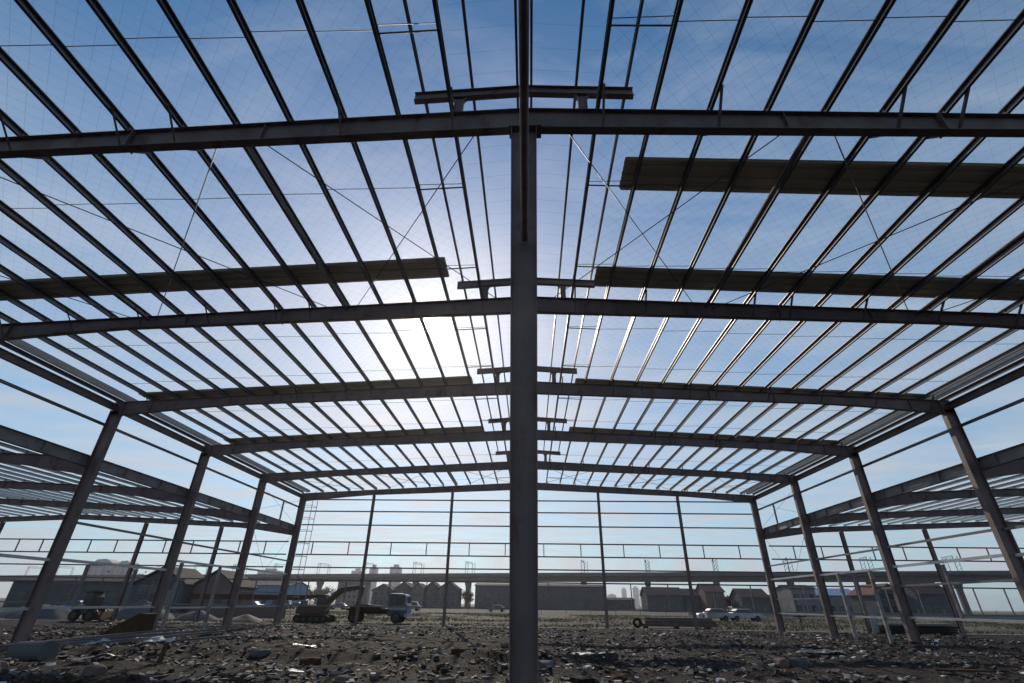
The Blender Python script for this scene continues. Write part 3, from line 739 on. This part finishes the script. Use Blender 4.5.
ldr = thing('wheel_loader', (-36, 44, 0), 'small dark wheel loader with a cab standing among the left posts', 'loader')
MB().prism_y([(-36.9, .5), (-35.2, .5), (-35.1, .95), (-35.7, 1.1), (-36.9, 1.15)], 43.4, 44.6).build('body', 'machine', ldr, .04)
lc = MB().prism_y([(-36.5, 1.16), (-35.6, 1.12), (-35.55, 1.7), (-35.75, 2.1), (-36.45, 2.1)], 43.5, 44.5).build('cab', 'machine', ldr, .03)
MB().prism_y([(-36.4, 1.3), (-35.7, 1.3), (-35.7, 1.68), (-35.85, 2.), (-36.4, 2.)], 43.47, 43.495).build('window', 'glass', lc)
MB().box((-36.7, 43.4, 2.13), (-35.4, 44.6, 2.2)).build('cab_roof', 'machine_yellow', ldr)
for x in (-36.6, -35.3):
    for y in (43.3, 44.7): wheel(x, y, .42, .42, .28, ldr)
MB().prism_y([(-34.9, .1), (-34.2, .12), (-34.3, .25), (-34.75, .7), (-34.95, .7)], 43.2, 44.8).build('bucket', 'rust', ldr)
for y in (43.55, 44.45): MB().sweep(RC(.1, .16), (-35.3, y, .95), (-34.85, y, .45)).build('lift_arm', 'machine', ldr)

# cars and vans parked along the road
def car(x, y, m, label, L_=4.3, h=1.45, flip=False, van=False):
    root = thing('parked_car' if not van else 'parked_van', (x, y, 0), label, 'van' if van else 'car', 'vehicles parked on the far side of the field')
    hw = .85; a = L_/2; s = -1 if flip else 1
    if van: body = [(-a, .35), (a, .35), (a, .95), (a*.78, 1.15), (a*.58, h*1.28), (-a*.95, h*1.3), (-a, h*1.1)]
    else: body = [(-a, .35), (a, .35), (a, .72), (a*.9, .86), (a*.5, .93), (a*.18, h), (-a*.5, h), (-a*.82, .98), (-a, .9)]
    bd = MB().prism_y([(x + s*p, z) for p, z in body], y - hw, y + hw).build('body', m, root, .06)
    g_ = [(a*.42, .96), (a*.14, h - .1), (-a*.46, h - .1), (-a*.72, .99)] if not van else [(a*.72, 1.2), (a*.55, h*1.2), (a*.1, h*1.2), (a*.1, 1.2)]
    MB().prism_y([(x + s*p, z) for p, z in g_], y - hw - .012, y - hw + .004).build('side_window', 'glass', root)
    for wx in (-a*.62, a*.62):
        for wy in (-hw + .06, hw - .06): wheel(x + wx, y + wy, .33, .33, .2, root)
car(-59.8, 131, 'white', 'white van right of the rear left columns, behind the excavator tracks', 5.2, 1.5, van=True)
car(-55.6, 130, 'white', 'white car touching the front of the white van behind the excavator')
car(-46.2, 131, 'white', 'white car seen under the excavator arm', flip=True)
car(-28.4, 130, 'white', 'white van seen right of the blue truck cab', 5., 1.5, van=True)
car(-8., 131, 'white', 'white car left of the middle column on the far road', flip=True)
car(-65.8, 129, 'white', 'white car peeking out between the two rear left columns')
car(24.8, 76, 'white', 'silvery white car behind the steel bundle, left one of two', 4.4, flip=True)
car(29.4, 77, 'plastic', 'silvery white car behind the steel bundle, right one of two', 4.4)
car(-52, 62, 'tarp', 'small blue car by the sill girt on the far left', 3.2, 1.4)

# ------------------------------------------------------------------ material lying on the site
bnd = thing('steel_bundle', (12.4, 48, 0), 'long low bundle of steel channels on timbers behind the end wall', 'steel bundle')
for x in (9.8, 12.4, 15.0): MB().box((x - .09, 47.3, -.03), (x + .09, 48.7, .11)).build('bearer', 'wood', bnd)
for r_ in range(3):
    for i in range(5):
        y = 47.4 + i*.24 + .02*r_; z = .115 + r_*.225; o_ = random.uniform(-.2, .2)
        MB().sweep(C(.2, .22, .012, .05), (9.5 + o_ + .3*r_, y, z), (15.6 + o_ - .2*r_, y, z)).build('channel', 'steel' if r_ < 2 else 'galv', bnd)
tag(MB().box((15.0, 47.5, .8), (15.7, 48.2, 1.25)).build('crate', 'white', None, .02), 'small white crate on the right end of the steel bundle', 'crate')
cl_ = MB(); n = 20
vs = []; m_ = 8
for i in range(n):
    a = 2*math.pi*i/n
    for j in range(m_):
        b = 2*math.pi*j/m_; r_ = .28 + .12*math.cos(b); vs.append((9. + r_*math.cos(a), 47.2 + .2*math.sin(b), .38 + r_*math.sin(a)))
cl_.add(vs, [(i*m_ + j, ((i + 1) % n)*m_ + j, ((i + 1) % n)*m_ + (j + 1) % m_, i*m_ + (j + 1) % m_) for i in range(n) for j in range(m_)])
tag(cl_.build('wire_coil', 'rust'), 'rusty coil of wire standing at the left end of the steel bundle', 'wire coil')
pst = thing('plate_stack', (28.8, 43.2, 0), 'low stack of dark steel plates beyond the right-hand wall posts', 'steel plates')
for i in range(4): MB().box((26.3 + random.uniform(-.1, .1), 42.6, .06 + .17*i), (31.7 + random.uniform(-.1, .1), 43.9, .2 + .17*i)).build('plate', 'black' if i < 3 else 'galv', pst)
for x in (27, 29, 31): MB().box((x - .08, 42.7, -.05), (x + .08, 43.8, .055)).build('bearer', 'wood', pst)
tag(MB().rbox((25.9, 42.9, .62), (.5, .06, 1.25), (.12, 0, .1)).build('white_board', 'white'), 'white board leaning at the left end of the dark plate stack', 'board')
grd = thing('rusty_girder', (-36, 70, 0), 'long rusty brown girder raised on blocks left of the excavator', 'girder')
MB().loft([[(x, 70 + a, z) for a, z in ((-.25, 2.35 - h), (.25, 2.35 - h), (.25, 2.35), (-.25, 2.35))] for x, h in ((-44.5, .62), (-30., .62), (-27.4, .25))]).build('girder', 'rust', grd)
for x in (-43, -38, -33, -29.2): MB().box((x - .3, 69.6, -.1), (x + .3, 70.4, 1.725)).build('support_block', 'concrete', grd)
tag(MB().box((-37, 60, -.1), (-27, 60.25, 1.1)).build('low_wall', 'wall_brick'), 'low dark brick wall behind the left columns, in front of the rusty girder', 'wall')
tag(MB().box((34, 120, -.1), (260, 120.3, .95)).build('low_wall', 'concrete_pale'), 'long low pale concrete wall across the field on the right', 'wall')
def heap(x, y, r, h, m, label, cat='soil heap', nm='soil_heap'):
    vs, fs = [], []; nr, na = 9, 28
    for i in range(nr + 1):
        t = i/nr
        for j in range(na):
            a = 2*math.pi*j/na; q = r*t*(1 + .25*noise.noise(V((math.cos(a)*1.5 + x, math.sin(a)*1.5, 2.))))
            z = h*(1 - t*t)*(1 - .3*t) + .28*h*noise.noise(V((q*math.cos(a)*1.3 + x, q*math.sin(a)*1.3 + y, 4.)))*(1 - t)
            vs.append((x + q*math.cos(a)*1.3, y + q*math.sin(a), z - .06*t - .03))
    for i in range(nr):
        for j in range(na): fs.append((i*na + j, i*na + (j + 1) % na, (i + 1)*na + (j + 1) % na, (i + 1)*na + j))
    mb = MB(); mb.add(vs, fs); return tag(mb.build(nm, m, None, 0, True), label, cat, 'heaps on the site')
heap(-42.5, 47.5, 2.2, 1.25, 'concrete', 'pale heap of soil beyond the nearest left column')
heap(-38.5, 53.5, 2.6, 1.5, 'concrete', 'second pale soil heap, further back left of the wheel loader')
heap(-47.5, 51, 2.4, 1.1, 'concrete', 'grey soil heap at the far left edge')
heap(-31, 50.5, 1.8, .8, 'concrete', 'small grey soil heap right of the wheel loader')
heap(-24.6, 47.3, 1.6, .55, 'rubble', 'low dark heap of spoil between the loader and the excavator')
# long channels lying on the ground by the left wall line
def chan(p0, p1, label, m='galv', w=.05, h=.09):
    return tag(MB().sweep(C(w, h, .006, .025), p0, p1).build('steel_channel', m), label, 'steel channel', 'steel channels lying along the left wall')
def gp(x, y, dz=.05): return (x, y, gz(x, y) + dz)
chan(gp(-16.9, 15.6, .10), gp(-17.3, 33, .12), 'longest bright channel lying along the left wall, running in from the left edge')
chan(gp(-16.3, 17.2, .13), gp(-18.2, 30.5, .08), 'bright channel crossing just behind the longest one')
chan(gp(-17.6, 17.0, .10), gp(-17.9, 28.5, .2), 'channel on the wall side of the longest one')
chan(gp(-15.2, 19.5, .10), gp(-16.6, 30.0, .06), 'channel nearest the middle of the floor, with both ends in rubble')
chan(gp(-15.3, 21.5, .08), gp(-14.2, 27, .08), 'short channel lying apart on the rubble right of the long ones')
chan(gp(-24, 30.6, .1), gp(-17.5, 37.5, .1), 'channel lying slantwise between the second and third left columns')
ws = MB().prism_y([(-21.6, -.05), (-19.55, -.05), (-19.55, .95), (-19.75, .98)], 27.3, 28.4).build('plywood_wedge', 'wood', None, .01)
tag(ws, 'brown wedge of plywood shuttering against the foot of the second left column', 'plywood')
pc_ = MB(); n = 20
a0, a1 = V((-14.9, 16.1, gz(-14.9, 16.1) + .24)), V((-13.6, 15.7, gz(-13.6, 15.7) + .24))
pc_.tube(a0, a1, .27, 20); o_ = pc_.build('concrete_drum', 'concrete', None, .02)
tag(o_, 'short grey concrete drum lying in the rubble at the lower left corner', 'concrete drum')
def film(x, y, sx, sy, label, m='plastic', rz=0., amp=.1):
    vs, fs = [], []; n = 12
    for i in range(n + 1):
        for j in range(n + 1):
            u, v_ = (i/n - .5)*sx, (j/n - .5)*sy; e = 1 + .25*noise.noise(V((u*2 + x, v_*2, 1.)))
            px_, py_ = x + (u*math.cos(rz) - v_*math.sin(rz))*e, y + (u*math.sin(rz) + v_*math.cos(rz))*e
            vs.append((px_, py_, gz(px_, py_) + .07 + amp*abs(noise.noise(V((u*3, v_*3, x))))))
    for i in range(n):
        for j in range(n): q = i*(n + 1) + j; fs.append((q, q + 1, q + n + 2, q + n + 1))
    mb = MB(); mb.v, mb.f = vs, fs; o = mb.build('crumpled_sheet', m); md = o.modifiers.new('thick', 'SOLIDIFY'); md.thickness = .006
    return tag(o, label, 'sheet', 'scraps of sheet lying on the rubble')
film(-16.8, 20.6, 1.9, 1.5, 'bluish crumpled sheet lying over the channels on the left', rz=.3, amp=.3)
film(-15.4, 22.6, 1.3, .7, 'pale crumpled sheet right of the bluish one on the left', rz=-.2, amp=.22)
film(-11.2, 14.6, 1.2, .32, 'long grey scrap of sheet just right of the concrete drum', 'galv', .15, .08)
film(1.15, 11.6, .7, .7, 'white scrap of sheet at the foot of the middle column, right side', rz=.4)
film(2.1, 20.9, 1.2, .6, 'pale bluish flat scrap on the rubble right of the middle column', rz=-.1)
film(-5.9, 14.4, .36, .25, 'small white scrap on the rubble left of the middle column', rz=.8)
film(-8.6, 21.5, .9, .5, 'grey scrap of sheet in the middle of the left floor', 'galv', .5)
film(11.8, 23.5, 1.6, .7, 'grey scrap of sheet on the rubble at right', 'galv', -.3)
tag(MB().rbox((-10.1, 15.4, gz(-10.1, 15.4) + .2), (.10, .10, .62), (.08, .12, .3)).build('timber_stake', 'wood'), 'dark timber stake sticking up out of the rubble at left', 'stake')
tag(MB().rbox((-7.6, 19.6, gz(-7.6, 19.6) + .09), (2.3, .22, .05), (.03, .04, .12)).build('plank', 'wood'), 'dark plank lying flat on the rubble left of the middle column', 'plank')
tag(MB().rbox((12.5, 17.2, gz(12.5, 17.2) + .1), (1.3, .2, .05), (.02, -.03, -.45)).build('plank', 'wood'), 'dark plank lying on the rubble at lower right', 'plank')
sct = thing('scaffold_tower', (-23.2, 52, 0), 'slender pipe scaffold tower behind the rear left column', 'scaffold')
for x in (-24.0, -22.6):
    for y in (51.4, 52.6): MB().tube((x, y, -.05), (x, y, 11.6), .03, 6).build('upright', 'galv', sct)
for z in [.8 + 1.2*i for i in range(9)]:
    mb = MB(); mb.path([(-24.0, 51.4, z), (-22.6, 51.4, z), (-22.6, 52.6, z), (-24.0, 52.6, z), (-24.0, 51.4, z)], .022, 5); mb.build('crossbar', 'galv', sct)
stp = thing('standpipe', (22.4, 46.9, 0), 'thin standpipe with a crossbar right of the rear right column', 'standpipe')
MB().tube((22.4, 46.9, -.05), (22.4, 46.9, 2.6), .04, 8).build('pipe', 'rust', stp); MB().tube((21.9, 46.9, 1.0), (22.9, 46.9, 1.0), .05, 8).build('crossbar', 'rust', stp)
# fence along the road
fn = thing('wire_fence', (60, 118, 0), 'thin pale post and wire fence along the far side of the field', 'fence')
for i in range(46):
    x = -60 + i*5.2; MB().box((x - .05, 116.95, -.1), (x + .05, 117.05, 1.7)).build('post', 'concrete_pale', fn)
for z in (.6, 1.1, 1.6): MB().tube((-60, 116.92, z), (174, 116.92, z), .02, 4).build('wire', 'galv', fn)


# ------------------------------------------------------------------ haze, sky, sun, camera
SUN_EL, SUN_AZ = 30.38, -13.1        # degrees; azimuth from +Y towards +X
hz = MB(); hz.box((-4100, -1600, -1.6), (4100, 4500, 90.))
ho = hz.build('haze', 'black'); ho['kind'] = 'stuff'; ho['label'] = 'thin pale haze hanging over the site and the far city'; ho['category'] = 'haze'
hm = bpy.data.materials.new('haze_air'); hm.use_nodes = True; nt = hm.node_tree; nt.nodes.clear()
out = nt.nodes.new('ShaderNodeOutputMaterial'); pv = nt.nodes.new('ShaderNodeVolumePrincipled')
pv.inputs['Color'].default_value = (.85, .86, .94, 1); pv.inputs['Density'].default_value = .0002; pv.inputs['Anisotropy'].default_value = .81
nt.links.new(pv.outputs[0], out.inputs['Volume'])
ho.data.materials.clear(); ho.data.materials.append(hm)

w = bpy.data.worlds.new('World'); sc.world = w; w.use_nodes = True
nt = w.node_tree; N, L = nt.nodes, nt.links; bg = N['Background']
sky = N.new('ShaderNodeTexSky'); sky.sky_type = 'NISHITA'; sky.sun_disc = False
sky.sun_elevation = R(SUN_EL); sky.sun_rotation = R(SUN_AZ); sky.altitude = 0; sky.air_density = 1.0; sky.dust_density = .25; sky.ozone_density = 3.
tc = N.new('ShaderNodeTexCoord'); sp = N.new('ShaderNodeSeparateXYZ'); L.new(tc.outputs['Generated'], sp.inputs[0])
mxz = N.new('ShaderNodeMath'); mxz.operation = 'MAXIMUM'; mxz.inputs[1].default_value = .08; L.new(sp.outputs[2], mxz.inputs[0])
dv = N.new('ShaderNodeVectorMath'); dv.operation = 'DIVIDE'; cm = N.new('ShaderNodeCombineXYZ')
for i in range(3): L.new(mxz.outputs[0], cm.inputs[i])
L.new(tc.outputs['Generated'], dv.inputs[0]); L.new(cm.outputs[0], dv.inputs[1])
mp = N.new('ShaderNodeMapping'); mp.inputs['Scale'].default_value = (1.0, 2.1, 1); mp.inputs['Rotation'].default_value = (0, 0, R(24)); mp.inputs['Location'].default_value = (2.3, .7, 0); L.new(dv.outputs[0], mp.inputs[0])
nz = N.new('ShaderNodeTexNoise'); nz.inputs['Scale'].default_value = 1.5; nz.inputs['Detail'].default_value = 8; nz.inputs['Roughness'].default_value = .58; nz.inputs['Distortion'].default_value = .6
L.new(mp.outputs[0], nz.inputs['Vector'])
cr = N.new('ShaderNodeValToRGB'); cr.color_ramp.elements[0].position = .47; cr.color_ramp.elements[1].position = .74
cr.color_ramp.elements[0].color = (0, 0, 0, 1); cr.color_ramp.elements[1].color = (.25, .25, .25, 1)
L.new(nz.outputs[0], cr.inputs[0])
cl = N.new('ShaderNodeMix'); cl.data_type = 'RGBA'; L.new(cr.outputs[0], cl.inputs[0]); tn = N.new('ShaderNodeMix'); tn.data_type = 'RGBA'; tn.blend_type = 'MULTIPLY'; tn.inputs[0].default_value = 1.; tn.inputs[7].default_value = (.50, 1.12, 1.33, 1); L.new(sky.outputs[0], tn.inputs[6])
# thin milky cirrus veil, thickest low down
vr = N.new('ShaderNodeValToRGB'); L.new(sp.outputs[2], vr.inputs[0]); ve = vr.color_ramp.elements
for i_, (p_, k_) in enumerate(((0, .92), (.28, .66), (.5, .44), (.72, .10), (.9, .0))):
    if i_ > 1: ve.new(p_)
    ve[i_].position = p_; ve[i_].color = (k_, k_, k_, 1)
nv = N.new('ShaderNodeTexNoise'); nv.inputs['Scale'].default_value = 1.1; nv.inputs['Detail'].default_value = 6; L.new(mp.outputs[0], nv.inputs['Vector'])
nr = N.new('ShaderNodeMapRange'); nr.inputs[1].default_value = .3; nr.inputs[2].default_value = .7; nr.inputs[3].default_value = .62; nr.inputs[4].default_value = 1.2; L.new(nv.outputs[0], nr.inputs[0])
vm_ = N.new('ShaderNodeMath'); vm_.operation = 'MULTIPLY'; vm_.use_clamp = True; L.new(vr.outputs[0], vm_.inputs[0]); L.new(nr.outputs[0], vm_.inputs[1])
ml = N.new('ShaderNodeMix'); ml.data_type = 'RGBA'; L.new(vm_.outputs[0], ml.inputs[0]); L.new(tn.outputs[2], ml.inputs[6]); ml.inputs[7].default_value = (6.2, 6.75, 7.4, 1)
L.new(ml.outputs[2], cl.inputs[6]); cl.inputs[7].default_value = (7.5, 8., 8.8, 1)
# the bright ring of sky round the sun
sd = N.new('ShaderNodeVectorMath'); sd.operation = 'DOT_PRODUCT'; L.new(tc.outputs['Generated'], sd.inputs[0])
sd.inputs[1].default_value = (math.sin(R(SUN_AZ))*math.cos(R(SUN_EL)), math.cos(R(SUN_AZ))*math.cos(R(SUN_EL)), math.sin(R(SUN_EL)))
mx0 = N.new('ShaderNodeMath'); mx0.operation = 'MAXIMUM'; mx0.inputs[1].default_value = 0; L.new(sd.outputs['Value'], mx0.inputs[0])
last = cl.outputs[2]
for pw, col in ((12000, (1200, 1050, 850)), (1500, (22, 18, 13)), (60, (2.0, 1.0, .35)), (12, (2.6, 1.1, .35))):
    p_ = N.new('ShaderNodeMath'); p_.operation = 'POWER'; p_.inputs[1].default_value = pw; L.new(mx0.outputs[0], p_.inputs[0])
    vm = N.new('ShaderNodeVectorMath'); vm.operation = 'SCALE'; vm.inputs[0].default_value = col; L.new(p_.outputs[0], vm.inputs['Scale'])
    va = N.new('ShaderNodeVectorMath'); va.operation = 'ADD'; L.new(last, va.inputs[0]); L.new(vm.outputs[0], va.inputs[1]); last = va.outputs[0]
L.new(last, bg.inputs['Color']); bg.inputs['Strength'].default_value = .085

sl = bpy.data.lights.new('sun_lamp', 'SUN'); sl.energy = 4.0; sl.angle = R(.53); sl.color = (1, .85, .68)
so = bpy.data.objects.new('sun_lamp', sl); COL.objects.link(so)
d = V((math.sin(R(SUN_AZ))*math.cos(R(SUN_EL)), math.cos(R(SUN_AZ))*math.cos(R(SUN_EL)), math.sin(R(SUN_EL))))
so.rotation_euler = d.to_track_quat('Z', 'Y').to_euler(); so.location = d*50

cam = bpy.data.cameras.new('camera'); co = bpy.data.objects.new('camera', cam); COL.objects.link(co); sc.camera = co
cam.sensor_width = 36; cam.lens = 481.6/1024*36; cam.clip_start = .05; cam.clip_end = 20000
mtx = Matrix.Rotation(R(2.26), 4, 'Z') @ Matrix.Rotation(R(90 + 28.64), 4, 'X') @ Matrix.Rotation(R(.78), 4, 'Z')
mtx.translation = V((0, 0, 1.59)); co.matrix_world = mtx
sc.view_settings.view_transform = 'Standard'; sc.view_settings.look = 'None'; sc.view_settings.gamma = 1; sc.view_settings.exposure = 0
sc.cycles.use_denoising = True; sc.cycles.max_bounces = 6; sc.cycles.volume_bounces = 0
for o in bpy.data.objects:
    for k in ('_o', 'x0'):
        if k in o: del o[k]
